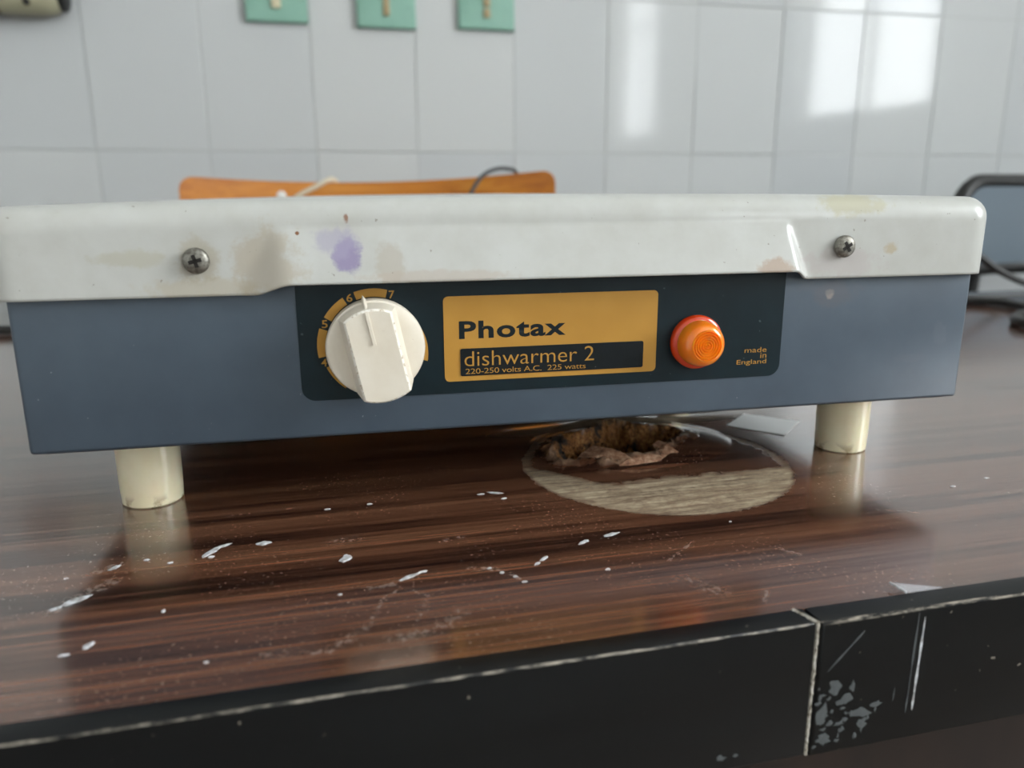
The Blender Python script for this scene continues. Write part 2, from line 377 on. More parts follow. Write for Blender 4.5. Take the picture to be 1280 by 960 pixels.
# right wall with two windows (they mirror in the glazed tiles)
WIN = [(-1.50, -0.55, 0.42, 1.75), (-4.20, -3.40, 0.48, 1.75)]
wr = empty('wall_right', (XR, 0, 0)); struct(wr)
def wr_box(y0, y1, z0, z1): box('plaster_panel', 0, 0.2, y0, y1, z0, z1, M_PLASTER, wr)
ycuts = [YB, WIN[1][0], WIN[1][1], WIN[0][0], WIN[0][1], YW+0.012]
for k in range(5):
    a, b = ycuts[k], ycuts[k+1]
    w = {1: WIN[1], 3: WIN[0]}.get(k)
    if w is None: wr_box(a, b, FLOOR_Z, CEIL_Z)
    else: wr_box(a, b, FLOOR_Z, w[2]); wr_box(a, b, w[3], CEIL_Z)
for n, (y0, y1, z0, z1) in enumerate(WIN, 1):
    e = empty('window_%d' % n, (XR, (y0+y1)/2, z0)); struct(e)
    hw = (y1-y0)/2; H = z1-z0; f = 0.045
    for (nm, a, b, c, d) in (('frame_jamb', -hw, -hw+f, 0, H), ('frame_jamb', hw-f, hw, 0, H), ('frame_rail', -hw+f, hw-f, 0, f), ('frame_rail', -hw+f, hw-f, H-f, H), ('mullion', -0.02, 0.02, f, H-f)):
        box(nm, 0.06, 0.11, a, b, c, d, M_WINFRAME, e, 0.003)
    for sgn in (-1, 1):
        a, b = sorted((sgn*0.02, sgn*(hw-f)))
        box('transom', 0.065, 0.105, a, b, H*0.66-0.015, H*0.66+0.015, M_WINFRAME, e)
        box('pane', 0.082, 0.088, a, b, f, H*0.66-0.015, M_PANE, e)
        box('pane', 0.082, 0.088, a, b, H*0.66+0.015, H-f, M_PANE, e)
    box('window_sill', -0.04, 0.06, -hw-0.03, hw+0.03, -0.03, 0.0, M_WINFRAME, e, 0.003)

# ---------------------------------------------------------------- the table
EY = 0.01929; TO = (0.18, -0.10793); TD = 0.60; TU0, TU1 = -0.75, 1.55; HS = 0.0432; SV = 0.0078
ce, se = math.cos(EY), math.sin(EY)
def w2t(x, y): dx, dy = x-TO[0], y-TO[1]; return dx*ce+dy*se, -dx*se+dy*ce
table = tag(empty('work_table', (TO[0], TO[1], 0), EY), 'dark walnut laminate table with black edging and a burnt hole in its top', 'table')
us = np.concatenate([np.linspace(TU0, -0.20, 8)[:-1], np.arange(-0.20, 0.20, 0.001), np.linspace(0.20, TU1, 8)])
vs = np.concatenate([np.arange(SV, 0.21, 0.001), np.linspace(0.21, TD, 6)])
U, Vv = np.meshgrid(us, vs, indexing='ij')
XW = (TO[0]+U*ce-Vv*se)*1000; YWm = (TO[1]+U*se+Vv*ce)*1000     # world millimetres
bx, by, BR = 238.5, 29.0, 59.5
n1 = fbm(XW, YWm, 0.12)-0.5; n2 = fbm(XW, YWm, 0.45)-0.5; n3 = fbm(XW+90, YWm, 1.1, 3)-0.5
dist = np.hypot(XW-bx, YWm-by)/BR
incirc = 1-sstep(dist+n2*0.05, 0.965, 1.005)
ymax = 9+np.maximum(0, 207-XW)*1.1+n1*7
pale = incirc*(1-sstep(YWm-ymax+n2*5, -3.0, 2.5))
pale = np.maximum(pale, incirc*sstep(dist+n2*0.1, 0.90, 0.97)*0.55)
pale *= np.clip(0.80+0.9*(n2+0.1)+0.6*n3, 0.25, 1)
ang = np.arctan2((YWm-57)/1.0, (XW-230)*0.82)
hr = 24.5+4*np.sin(2*ang+0.6)+2.2*np.sin(5*ang+1)+n1*9+n2*7
hd = np.hypot((XW-230)*0.82, YWm-57)
hole = 1-sstep(hd-hr+n3*4, -8.0, 0.8)
holec = 1-sstep(hd-hr, 0.2, 2.6)
lip = np.exp(-((hd-hr-1.8)/2.6)**2)
blister = np.clip(1-(np.hypot((XW-238)/50, (YWm-58)/36))**2, 0, 1)
front = 1-sstep(YWm, 44, 62)
hgt = 3.4*blister**0.7 + lip*(0.7+1.2*front*(0.3+2.4*np.clip(n2+0.2, 0, 0.6))) + 2.6*np.exp(-((YWm-88-0.03*(XW-235))/6)**2)*np.exp(-((XW-238)/42)**2)
depth = -11.0+n2*12+n3*8+4.5*np.exp(-((XW-216)/10)**2-((YWm-66)/10)**2)+4.0*np.exp(-((XW-252)/9)**2-((YWm-54)/9)**2)
h = hgt*(1-hole)+depth*hole
h += pale*(-0.25+n3*0.35)*(1-hole)
flap = np.clip(lip*front*1.25+lip*0.35, 0, 1)*(1-hole)*sstep(n1+0.5, 0.35, 0.6)
ridge = np.exp(-((YWm-86-0.03*(XW-235))/5)**2)*np.exp(-((XW-245)/48)**2)
pale = np.maximum(pale, 0.95*np.clip(ridge*1.4, 0, 1)*(1-hole))
# light scuffs: rings, swirls and smears
sc = np.zeros_like(XW)
def seg(x0, y0, x1, y1, w, a):
    global sc
    dx, dy = x1-x0, y1-y0; L2 = dx*dx+dy*dy
    tt = np.clip(((XW-x0)*dx+(YWm-y0)*dy)/L2, 0, 1); dd = np.hypot(XW-x0-tt*dx, YWm-y0-tt*dy)
    sc = np.maximum(sc, a*np.exp(-(dd/w)**2)*(0.35+1.3*np.clip(n2+0.4, 0, 1)))
for a in ((80, -88, 96, -90, 1.6, .4), (96, -90, 108, -80, 1.6, .45), (108, -80, 112, -66, 1.0, .4), (112, -66, 118, -60, 0.9, .4), (118, -60, 126, -66, 0.9, .35), (126, -66, 122, -78, 0.9, .35),
          (114, -88, 126, -86, 2.6, .45), (126, -86, 134, -78, 2.2, .4), (205, -74, 212, -84, 3.2, .35), (98, -22, 106, -21, 2.4, .4), (22, -44, 30, -36, 2.6, .75), (17, -52, 24, -45, 2.0, .55), (24, -28, 30, -23, 1.6, .7),
          (141, -52, 150, -55, 0.9, .8), (150, -55, 155, -63, 0.9, .8), (108, -58, 116, -57, 1.2, .7), (135, -30, 142, -28, 1.0, .6), (245, -62, 250, -68, 0.9, .7), (300, -40, 312, -46, 1.0, .5), (60, 10, 84, 12, .8, .3),
          (205, -62, 220, -50, 0.5, .7), (222, -93, 226, -87, 0.5, .8)):
    seg(*a)
# mesh
NU, NV = len(us), len(vs)
verts = np.stack([U, Vv, h*0.001], -1).reshape(-1, 3)
idx = np.arange(NU*NV).reshape(NU, NV)
faces = np.stack([idx[:-1, :-1], idx[1:, :-1], idx[1:, 1:], idx[:-1, 1:]], -1).reshape(-1, 4)
ring = list(idx[:, 0]) + list(idx[-1, 1:]) + list(idx[::-1, -1][1:]) + list(idx[0, ::-1][1:-1])
low = verts[ring].copy(); low[:, 2] = -0.028
base = len(verts); verts = np.concatenate([verts, low]); n = len(ring)
me = bpy.data.meshes.new('table_top')
side = [(ring[(k+1) % n], ring[k], base+k, base+(k+1) % n) for k in range(n)]
me.from_pydata(verts.tolist(), [], faces.tolist()+side+[tuple(range(base+n-1, base-1, -1))])
for nm, arr in (('pale', pale), ('hole', holec), ('flap', flap), ('scuff', sc)):
    at = me.attributes.new(nm, 'FLOAT', 'POINT'); full = np.zeros(len(verts), np.float32); full[:NU*NV] = np.clip(arr, 0, 1).reshape(-1); at.data.foreach_set('value', full)
for p in me.polygons: p.use_smooth = True
me.set_sharp_from_angle(angle=math.radians(50))
link('table_top', me, M_TOP, table)
uj = w2t(0.2308, -0.107)[0]
def strip(u0, u1, dv):
    bm = box_bm(u0, u1, dv, SV, -HS, 0.0002, 0)
    es = [e for e in bm.edges if all(v.co.y < SV-1e-6 for v in e.verts)]
    bmesh.ops.bevel(bm, geom=es, offset=0.0009, segments=3, affect='EDGES', profile=0.5)
    return bobj('edge_strip', bm, M_STRIP, table, smooth=45)
strip(TU0, uj-0.0006, 0.0); strip(uj+0.0006, TU1, -0.0007)
# crumbling filler in the joint between the two strips
jv = []; jf = []
NJ = 40
for k in range(NJ+1):
    z = 0.0004-(HS)*k/NJ; a = random.uniform(0.0001, 0.0009); b = random.uniform(-0.0001, 0.0006); p = random.uniform(-0.0011, -0.0002)
    jv += [(uj-0.0007-a*0.45, 0.0006, z), (uj-0.0005-a*0.25, p*0.5, z), (uj-0.0001+b*0.3, p*0.3, z), (uj-0.0001+b*0.3, 0.0008, z)]
for k in range(NJ):
    for i in range(3): jf.append((k*4+i, k*4+i+1, (k+1)*4+i+1, (k+1)*4+i))
mobj('joint_filler', jv, jf, M_CHIP, table)
jv = []; jf = []
for k in range(13):
    y = SV*1.08*k/12-0.0003; a = random.uniform(0.0004, 0.0013); cshift = -0.0028*(k/12)**1.3
    jv += [(uj-0.0003-a+cshift, y, 0.0002), (uj-0.0002+cshift-a*.3, y, 0.0006), (uj+0.0003+cshift, y, 0.0002)]
for k in range(12):
    for i in range(2): jf.append((k*3+i, k*3+i+1, (k+1)*3+i+1, (k+1)*3+i))
mobj('joint_filler', jv, jf, M_CHIP, table)
def strip_scratch(name, pts, w, mat):
    V = []; F = []
    for k, (u, z) in enumerate(pts):
        ww = w*(0.35+0.9*random.random())*(0.3 if k in (0, len(pts)-1) else 1)
        V += [(u-ww/2, -0.00085, z), (u+ww/2, -0.00085, z)]
        if k: F.append((2*k-2, 2*k-1, 2*k+1, 2*k))
    mobj(name, V, F, mat, table)
us1 = uj+0.0345
strip_scratch('scratch', [(us1-0.0005*k/11, -0.0025-0.031*k/11) for k in range(12)], 0.0008, M_PAINT)
strip_scratch('scratch', [(us1-0.0022-0.0005*k/11, -0.001-0.033*k/11) for k in range(12)], 0.0006, M_SMEAR)
strip_scratch('scratch', [(uj+0.0035+0.011*k/6, -0.0155+0.0115*k/6) for k in range(7)], 0.0009, M_SMEAR)
strip_scratch('scratch', [(us1-0.0075, -0.0245), (us1-0.0076, -0.027), (us1-0.0077, -0.029)], 0.0006, M_SMEAR)
def blob_outline(rx, ry, n, rag=0.35):
    return [((1+random.uniform(-rag, rag))*rx*math.cos(2*math.pi*k/n), (1+random.uniform(-rag, rag))*ry*math.sin(2*math.pi*k/n)) for k in range(n)]
for (du, z, a, b) in ((.003, -.030, .0018, .0045), (.0065, -.021, .0025, .003), (.010, -.026, .003, .0022), (.0045, -.038, .0025, .002), (.016, -.031, .0045, .0018), (.017, -.0345, .0018, .0024), (.021, -.029, .0022, .001), (.0125, -.0215, .0012, .0018), (-.028, -.0385, .0018, .0011), (-.0235, -.0385, .0008, .0007), (.009, -.0335, .0022, .0008)) + tuple((abs(random.gauss(.002, .007))+.0012, random.uniform(-.041, -.02), random.uniform(.0004, .0013), random.uniform(.0004, .0013)) for _ in range(34)):
    pts = blob_outline(a*0.85, b*0.85, 12, 0.5); off = -0.00082 if du > 0 else -0.0001
    V = [(uj+du, off-0.00008, z)] + [(uj+du+p, off, z+q) for p, q in pts]
    mobj('paint_smear', V, [(0, 1+k, 1+(k+1) % 12) for k in range(12)], M_SMEAR, table)
# dried paint flecks on the top
def fleck(px, py, rx, ry, rot, n=14, rag=0.3):
    cu, cv = w2t(px/1000, py/1000); c, s = math.cos(rot), math.sin(rot); V = []; F = []
    pts = blob_outline(rx/1000, ry/1000, n, rag)
    for (k, hh) in ((1.0, 0.00004), (0.75, 0.00028)):
        for p, q in pts: V.append((cu+(p*c-q*s)*k, cv+(p*s+q*c)*k, hh))
    V.append((cu, cv, 0.0003))
    for k in range(n): F += [(k, (k+1) % n, n+(k+1) % n, n+k), (n+k, n+(k+1) % n, 2*n)]
    mobj('paint_fleck', V, F, M_PAINT, table)
for a in ((58, -20.5, 4.6, 1.4, 0.95), (61.5, -16.5, 2.6, .8, .5), (58.5, -24.5, 1.0, .8, 0), (74.8, -17.5, 2.5, 1.6, .1), (102, -35.8, 3.4, 1.7, 1.1), (121.5, -53.6, 4.2, .9, .5), (126, -51, 1.8, .6, .2),
          (166, -51, 2.3, .8, .7), (163, -54, 1.3, .7, .7), (182.5, -42, 2.6, 1.0, .5), (194, -38.3, 3.2, 1.0, .25), (23, -45.8, 4.2, 1.6, .6), (19, -49.5, 2.2, .8, .5), (29, -25.5, 2.0, 1.0, .9), (34, -72.4, 1.9, 1.1, .9), (29, -76, 1.6, .6, .1),
          (162, 9.5, 3.0, .9, -.5), (156, 9.5, 1.7, .7, 0), (164, 3, 1.2, .6, .3), (150.5, -57.5, .9, .7, 0), (154, -61, .8, .6, 0), (147, -53.6, 1.0, .6, .4), (156, -65, .8, .5, 0), (184, -63, .9, .7, 0), (100, -60, .7, .5, 0), (38, -22, 1.0, .6, 0),
          (46, -26, .9, .5, 0), (96, 8, 1.1, .6, 0), (112, 9.5, 1.2, .5, 0), (240, -38, .6, .4, 0), (345, -27, 1.5, .7, 0), (366, -22, 1.3, .7, .2), (16, -30, .8, .5, 0), (50, -58, .6, .9, 0), (66, -88, .6, .5, 0)):
    fleck(*a)
# torn flakes of laminate standing up round the burnt hole (millimetres, as they stand on the table)
M_FLAKE = newmat('torn_laminate', rough=0.75)
t = NT(M_FLAKE); t.out(t.ramp(t.noise(t.coord(), 320, 4, 0.7), [(0.3, rgb(104, 68, 48)), (0.5, rgb(160, 118, 90)), (0.72, rgb(206, 176, 148))]))
for q in ([(203.2, 35.5, 1.2), (208.2, 40.5, 3.0), (214.3, 43.9, 5.0), (217.6, 38.9, 5.5), (221.0, 36.3, 5.5), (225.0, 31.9, 4.5), (227.5, 28.9, 3.2), (221.6, 26.1, 1.5), (217.6, 30.6, 1.2), (210.1, 32.0, 1.0)],
          [(220.9, 26.2, 1.2), (224.7, 27.1, 3.0), (229.7, 29.2, 4.2), (235.4, 29.2, 4.0), (241.2, 29.4, 3.2), (241.3, 27.5, 2.2), (238.5, 26.4, 1.4), (232.9, 26.0, 1.0), (226.9, 25.5, 1.0)],
          [(242.4, 40.9, 4.5), (246.0, 42.6, 5.5), (248.9, 38.9, 5.0), (250.3, 35.4, 3.5), (252.3, 34.0, 2.2), (248.5, 32.8, 1.6), (242.5, 28.1, 1.2), (240.1, 27.5, 1.6), (244.2, 33.0, 2.6), (241.6, 34.6, 3.0), (242.8, 38.7, 3.6)]):
    P3 = []
    for (x, y, z) in q:
        a, b = w2t(x/1000, y/1000); P3.append(Vector((a, b, z/1000)))
    cc = sum(P3, Vector())/len(P3); n = len(P3); V = []
    for lift in (0.0, -0.0007):
        for p in P3: V.append(p+Vector((0, 0, lift)))
        for p in P3: V.append(cc+(p-cc)*0.5+Vector((random.uniform(-.0004, .0004), 0, lift+random.uniform(0.0, 0.0007))))
        V.append(cc+Vector((0, 0, lift+0.0005)))
    m_ = 2*n+1; F = []
    for k in range(n):
        j = (k+1) % n
        F += [(k, j, n+j, n+k), (n+k, n+j, 2*n), (m_+k, m_+n+k, m_+n+j, m_+j), (m_+n+k, m_+2*n, m_+n+j), (k, m_+k, m_+j, j)]
    mobj('laminate_flake', V, F, M_FLAKE, table)
# clear plastic sliver lifted off the edging
fu, fv = w2t(0.2645, -0.0965)
V = [(fu-0.0015, fv+0.0025, 0.0019), (fu, fv-0.003, 0.0012), (fu+0.014, fv-0.0015, 0.0003)]
V += [(a, b, c-0.0003) for a, b, c in V]
mobj('plastic_sliver', V, [(0, 1, 2), (5, 4, 3), (0, 3, 4, 1), (1, 4, 5, 2), (2, 5, 3, 0)], M_FILM, table)
tube('sliver_edge', [V[0], V[1]], 0.00035, M_PAINT, table, 6)
# carcass below
box('front_panel', TU0+0.03, TU1-0.03, 0.045, 0.063, FLOOR_Z+0.08, -0.0285, M_DKWOOD, table)
for a in (TU0+0.01, TU1-0.03): box('side_panel', a, a+0.02, 0.03, TD-0.02, FLOOR_Z, -0.0285, M_DKWOOD, table)
box('back_rail', TU0+0.03, TU1-0.03, TD-0.05, TD-0.03, -0.18, -0.0285, M_DKWOOD, table)

# ---------------------------------------------------------------- the dish warmer
DW = tag(empty('dish_warmer', (0, 0, 0), -0.01793), 'slate blue electric dish warmer with white lid, cream knob and amber lamp', 'dish warmer')
W, DEP, ZB = 0.360, 0.270, 0.0318
bm = box_bm(0, W, 0, DEP, ZB, 0.110, 0.0016, 3)
bobj('body', bm, M_BODY, DW, smooth=40)
box('underside_darkener', 0.004, W-0.004, 0.004, DEP-0.004, ZB-0.0009, ZB+0.0005, M_BASE, DW)  # black sheet added so the underside stays dark in the tabletop reflection
# lid: pressed pan with a skirt whose middle is pushed out over the control panel
def ztop(x): return 0.1137+0.0031*(1-((x-0.200)/0.205)**2)
def lidpts(ins):
    x0, x1, y0, y1 = -0.0062+ins, W+0.0062-ins, -0.0032+ins, DEP+0.0032-ins; r = max(0.011-ins, 0.0012)
    pts = []
    def line(a, b, xs): pts.extend(xs)
    ff = np.linspace(0, 1, 230)[:-1]
    for t_ in ff: pts.append((x0+r+(x1-x0-2*r)*t_, y0))
    for k in range(9): q = math.radians(-90+90*k/9); pts.append((x1-r+r*math.cos(q), y0+r+r*math.sin(q)))
    for t_ in np.linspace(0, 1, 13)[:-1]: pts.append((x1, y0+r+(y1-y0-2*r)*t_))
    for k in range(9): q = math.radians(90*k/9); pts.append((x1-r+r*math.cos(q), y1-r+r*math.sin(q)))
    for t_ in np.linspace(0, 1, 13)[:-1]: pts.append((x1-r-(x1-x0-2*r)*t_, y1))
    for k in range(9): q = math.radians(90+90*k/9); pts.append((x0+r+r*math.cos(q), y1-r+r*math.sin(q)))
    for t_ in np.linspace(0, 1, 13)[:-1]: pts.append((x0, y1-r-(y1-y0-2*r)*t_))
    for k in range(9): q = math.radians(180+90*k/9); pts.append((x0+r+r*math.cos(q), y0+r+r*math.sin(q)))
    return pts
def S1(x, lo, hi):
    t_ = min(max((x-lo)/(hi-lo), 0), 1); return t_*t_*(3-2*t_)
P0 = lidpts(0); NP = len(P0); RT = 0.0085
V = []; rows = 0
NZ = 22
for j in range(NZ+1):
    for (x, y) in P0:
        fr = y < -0.003
        sb = S1(x, 0.076, 0.090)*(1-S1(x, 0.2745, 0.2835)) if fr else 0
        zb = 0.0843+0.0036*sb; zt = ztop(x)-RT
        z = zb+(zt-zb)*j/NZ
        yy = y
        if fr:
            t_ = min(max((0.1065-z)/(0.1065-0.0875), 0), 1.15)
            s_ = S1(x, 0.0835-0.0115*t_, 0.0875+0.003*t_)*(1-S1(x, 0.2715+0.0035*t_, 0.2735+0.0085*t_))
            yy = y-0.0062*(t_**0.9)*s_
        V.append((x, yy, z))
    rows += 1
for k in range(1, 9):
    q = math.radians(90*k/8); ins = RT*(1-math.cos(q)); PP = lidpts(ins)
    for (x, y) in PP: V.append((x, y, ztop(x)-RT+RT*math.sin(q)))
    rows += 1
for ins, dz in ((0.014, 0.0), (0.018, -0.0012), (0.022, -0.0035), (0.028, -0.004)):
    for (x, y) in lidpts(ins): V.append((x, y, ztop(x)+dz))
    rows += 1
F = []
for j in range(rows-1):
    for k in range(NP): F.append((j*NP+k, j*NP+(k+1) % NP, (j+1)*NP+(k+1) % NP, (j+1)*NP+k))
F.append(tuple((rows-1)*NP+k for k in range(NP)))
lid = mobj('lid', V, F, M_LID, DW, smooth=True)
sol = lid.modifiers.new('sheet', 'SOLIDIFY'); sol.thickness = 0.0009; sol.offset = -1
# feet
for fx in (0.028, 0.332):
    for fy in (0.036, DEP-0.036):
        lathe('foot', [(0.0107, 0.0), (0.0113, 0.0006), (0.0116, 0.010), (0.0118, ZB+0.0005)], M_FOOT, DW, center=(fx, fy, 0))
# screws with a cross recess
for sx, sz, rot in ((0.0600, 0.0962, 0.25), (0.2968, 0.0966, 0.55)):
    r = 0.0043
    sc_ = lathe('screw', [(r*0.92, 0.0), (r, 0.0006), (r, 0.0014), (r*0.93, 0.0021), (r*0.75, 0.0027), (r*0.45, 0.0030), (0.0004, 0.0031)], M_SCREW, DW, axis='y', seg=28, center=(sx, -0.0034, sz), smooth=50)
    for q in (0, math.pi/2):
        a = rot+q; L, wd_ = 0.0021, 0.00062; ca, sa = math.cos(a), math.sin(a)
        pts = [(sx+ca*p-sa*q2, sz+sa*p+ca*q2) for p, q2 in ((-L, -wd_), (L, -wd_), (L, wd_), (-L, wd_))]
        prism_front('cross_recess', pts, 0.0058, 0.00655, M_RECESS, sc_)
# control panel plate with gold dial marks and print
panel = prism_front('control_panel', rrect(0.0903, 0.2753, 0.0457, 0.0985, 0.0048), 0.0, 0.0005, M_PANEL, DW)
KX, KZ = 0.1166, 0.0650
def arc(name, a0, a1, ri, ro, taper=0.0):
    V = []; F = []; n = 14
    for k in range(n+1):
        t_ = k/n; a = math.radians(a0+(a1-a0)*t_); o_ = ro-(ro-ri)*taper*t_
        for r_, yy in ((ri, -0.0004), (o_, -0.0004), (ri, -0.0006), (o_, -0.0006)): V.append((KX+r_*math.cos(a), yy, KZ+r_*math.sin(a)))
        if k:
            b = 4*k; p = b-4
            F += [(p+2, b+2, b+3, p+3), (p, p+1, b+1, b), (p+1, p+3, b+3, b+1), (p, b, b+2, p+2)]
    F += [(0, 2, 3, 1), (4*n, 4*n+1, 4*n+3, 4*n+2)]
    mobj(name, V, F, M_GOLD, panel)
RI, RO = 0.0172, 0.0201
for a0, a1, ro in ((75.5, 109.5, RO), (121.5, 148.5, RO), (160.5, 191, RO), (203, 234, 0.0188), (246, 277, 0.0184), (289, 318, 0.0182)): arc('dial_arc', a0, a1, RI, ro)
arc('dial_arc', -20, 19, RI, 0.0196, 0.97)
for d, a in (('7', 70.0), ('6', 115.5), ('5', 154.5), ('4', 197)):
    q = math.radians(a); cx, cz = KX+0.0189*math.cos(q), KZ+0.0189*math.sin(q)
    text_front('dial_numeral', d, cx-0.0010, cx+0.0010, cz-0.0014, cz+0.0014, -0.0005, M_GOLD, panel, offset=0.01)
for body, x0, x1, z0, z1 in (('made', 0.2598, 0.2692, 0.0556, 0.0576), ('in', 0.2667, 0.2693, 0.0532, 0.0553), ('England', 0.2567, 0.2694, 0.0504, 0.0528)):
    text_front('lettering', body, x0, x1, z0, z1, -0.0005, M_GOLD, panel, offset=-0.002)
plate = prism_front('brand_plate', rrect(0.1411, 0.2226, 0.0502, 0.0815, 0.0018), 0.0004, 0.0008, M_GOLD, DW)
text_front('lettering', 'Photax', 0.1466, 0.1866, 0.0658, 0.0724, -0.00078, M_INK, plate, offset=0.03, spacing=1.1)
strip_ = prism_front('model_strip', rrect(0.1469, 0.2173, 0.0521, 0.0623, 0.0007, 3), 0.0007, 0.00105, M_INKBOX, DW)
text_front('lettering', 'dishwarmer 2', 0.1484, 0.1977, 0.0557, 0.0613, -0.00103, M_GOLD, strip_, offset=-0.008)
text_front('lettering', '220-250 volts A.C.  225 watts', 0.1487, 0.1945, 0.0528, 0.0548, -0.00103, M_GOLD, strip_, offset=-0.004, spacing=0.95)
# knob
KR = 0.0170; ROTK = math.radians(11.5)
knob = lathe('knob', [(0.0160, 0.0010), (0.0170, 0.0016), (0.0172, 0.0060), (0.0168, 0.0074), (0.0158, 0.0080), (0.0120, 0.0078), (0.0008, 0.0076)], M_KNOB, DW, axis='y', seg=64, center=(KX, 0, KZ), smooth=40)
def kpt(a, b, c):   # knob frame: a right, b up, c outwards, turned a little anticlockwise
    ca, sa = math.cos(ROTK), math.sin(ROTK); return (KX+a*ca-b*sa, -c, KZ+a*sa+b*ca)
def grip_section(hw, c, rt, rb, n=12, wob=0.0):
    pts = []
    at = math.asin(min(hw/rt, 1)); ab = math.asin(min(hw/rb, 1))
    for k in range(n+1):
        a = -at+2*at*k/n; pts.append(kpt(rt*math.sin(a), rt*math.cos(a)-0.0, c))
    for k in range(n+1):
        a = ab-2*ab*k/n; j_ = 1+random.uniform(-wob, wob); pts.append(kpt(rb*math.sin(a)*j_, -rb*math.cos(a)*j_, c))
    return pts
secs = [grip_section(0.0101, 0.0070, 0.0163, 0.0172), grip_section(0.0082, 0.0165, 0.0152, 0.0172), grip_section(0.0075, 0.0172, 0.0145, 0.0166, wob=0.01)]
V = []; F = []; n = len(secs[0])
for s_ in secs: V += s_
for j in range(2):
    for k in range(n): F.append((j*n+k, j*n+(k+1) % n, (j+1)*n+(k+1) % n, (j+1)*n+k))
F.append(tuple(range(n))); F.append(tuple(2*n+k for k in range(n)))
grip = mobj('grip', V, F, M_KNOB, knob)
grip.data.materials.append(M_KNOBWORN)
for p in grip.data.polygons:
    if all(vi >= n for vi in p.vertices) and len(p.vertices) == 4: p.material_index = 1
V = [kpt(*q) for q in ((-0.0007, 0.0172, 0.005), (0.0007, 0.0172, 0.005), (0.0007, 0.0030, 0.0168), (-0.0007, 0.0030, 0.0168),
     (0, 0.0186, 0.0075), (-0.0009, 0.0160, 0.0084), (0.0009, 0.0160, 0.0084), (-0.0007, 0.0150, 0.0180), (0.0007, 0.0150, 0.0180), (0.0006, 0.0032, 0.0180), (-0.0006, 0.0032, 0.0180), (-0.0009, 0.0120, 0.0070), (0.0009, 0.0120, 0.0070))]
bm = bmesh.new()
for v in V: bm.verts.new(v)
bmesh.ops.convex_hull(bm, input=bm.verts[:])
# pointer: a raised rib on the grip and a nib on the skirt, two small prisms in one part
bm.free(); bm = bmesh.new()
for grp in (((-0.0006, 0.0147, 0.0170), (0.0006, 0.0147, 0.0170), (0.0006, 0.0030, 0.0170), (-0.0006, 0.0030, 0.0170), (-0.0005, 0.0145, 0.0179), (0.0005, 0.0145, 0.0179), (0.0005, 0.0032, 0.0179), (-0.0005, 0.0032, 0.0179)),
            ((-0.0010, 0.0150, 0.006), (0.0010, 0.0150, 0.006), (-0.0008, 0.0174, 0.006), (0.0008, 0.0174, 0.006), (0, 0.0190, 0.0068), (-0.0008, 0.0142, 0.0170), (0.0008, 0.0142, 0.0170), (0, 0.0180, 0.0085), (0, 0.0145, 0.0178))):
    vv = [bm.verts.new(kpt(*q)) for q in grp]; bmesh.ops.convex_hull(bm, input=vv)
bobj('pointer', bm, M_KNOB, knob)
# indicator lamp
LX, LZ = 0.2385, 0.0612
lamp = lathe('indicator_lamp', [(0.0100, 0.0005), (0.0105, 0.0012), (0.0104, 0.0030), (0.0098, 0.0038), (0.0086, 0.0042), (0.0010, 0.0042)], M_BEZEL, DW, axis='y', seg=48, center=(LX, 0, LZ), smooth=40)
prof = [(0.0088, 0.0040), (0.0086, 0.0075), (0.0080, 0.0095), (0.0070, 0.0106), (0.0063, 0.0110)]
r_ = 0.0060; k = 0
while r_ > 0.0006:
    prof += [(r_, 0.0111), (r_-0.00028, 0.0119), (r_-0.00046, 0.0119), (r_-0.00074, 0.0111)]; r_ -= 0.00095
prof += [(0.0003, 0.0115)]
lathe('lens', prof, M_LENS, lamp, axis='y', seg=48, center=(LX, 0, LZ), smooth=30)
# mains cord from the back of the body, looping up and away to the right along the table
cord = catmull([(0.25, DEP-0.002, 0.070), (0.252, 0.30, 0.068), (0.262, 0.34, 0.045), (0.29, 0.38, 0.012), (0.34, 0.40, 0.0052), (0.42, 0.42, 0.0052), (0.56, 0.44, 0.0050), (0.70, 0.45, 0.0050), (0.80, 0.448, 0.0050), (0.88, 0.45, 0.0050)], 14)
cord = [Vector((p.x, p.y, max(p.z, 0.0040))) for p in cord]
tube('power_cord', cord, 0.0031, M_CORDGREY, DW, 10)

# ---------------------------------------------------------------- loose things on the table
def paper(name, q, label, cat):
    n = 8; V = []; F = []
    for i in range(n+1):
        for j in range(n+1):
            a, b = i/n, j/n
            p = Vector(q[0])*(1-a)*(1-b)+Vector(q[1])*a*(1-b)+Vector(q[2])*a*b+Vector(q[3])*(1-a)*b
            V.append((p.x, p.y, 0.0003+0.0003*(a-0.5)**2))
    m_ = (n+1)**2
    V += [(a, b, c-0.0002) for a, b, c in V]
    for i in range(n):
        for j in range(n):
            k = i*(n+1)+j; F += [(k, k+n+1, k+n+2, k+1), (m_+k+1, m_+k+n+2, m_+k+n+1, m_+k)]
    bd = [i*(n+1) for i in range(n+1)]+[n*(n+1)+j for j in range(1, n+1)]+[i*(n+1)+n for i in range(n-1, -1, -1)]+[j for j in range(n-1, 0, -1)]
    for k in range(len(bd)): a, b = bd[k], bd[(k+1) % len(bd)]; F.append((a, b, b+m_, a+m_))
    return tag(mobj(name, V, F, M_PAPER, None, smooth=40), label, cat)
paper('paper_scrap', ((0.2967, 0.0732), (0.316, 0.0901), (0.3376, 0.0707), (0.3158, 0.0503)), 'small white square paper scrap lying on table behind the burnt hole', 'paper')
c1 = tube('cable', catmull([(0.62, 0.33, 0.0045), (0.66, 0.40, 0.0045), (0.73, 0.425, 0.0045), (0.775, 0.40, 0.0045), (0.765, 0.345, 0.0045), (0.715, 0.315, 0.0045), (0.69, 0.28, 0.0045), (0.72, 0.22, 0.0045)], 10), 0.0042, M_BLACK)
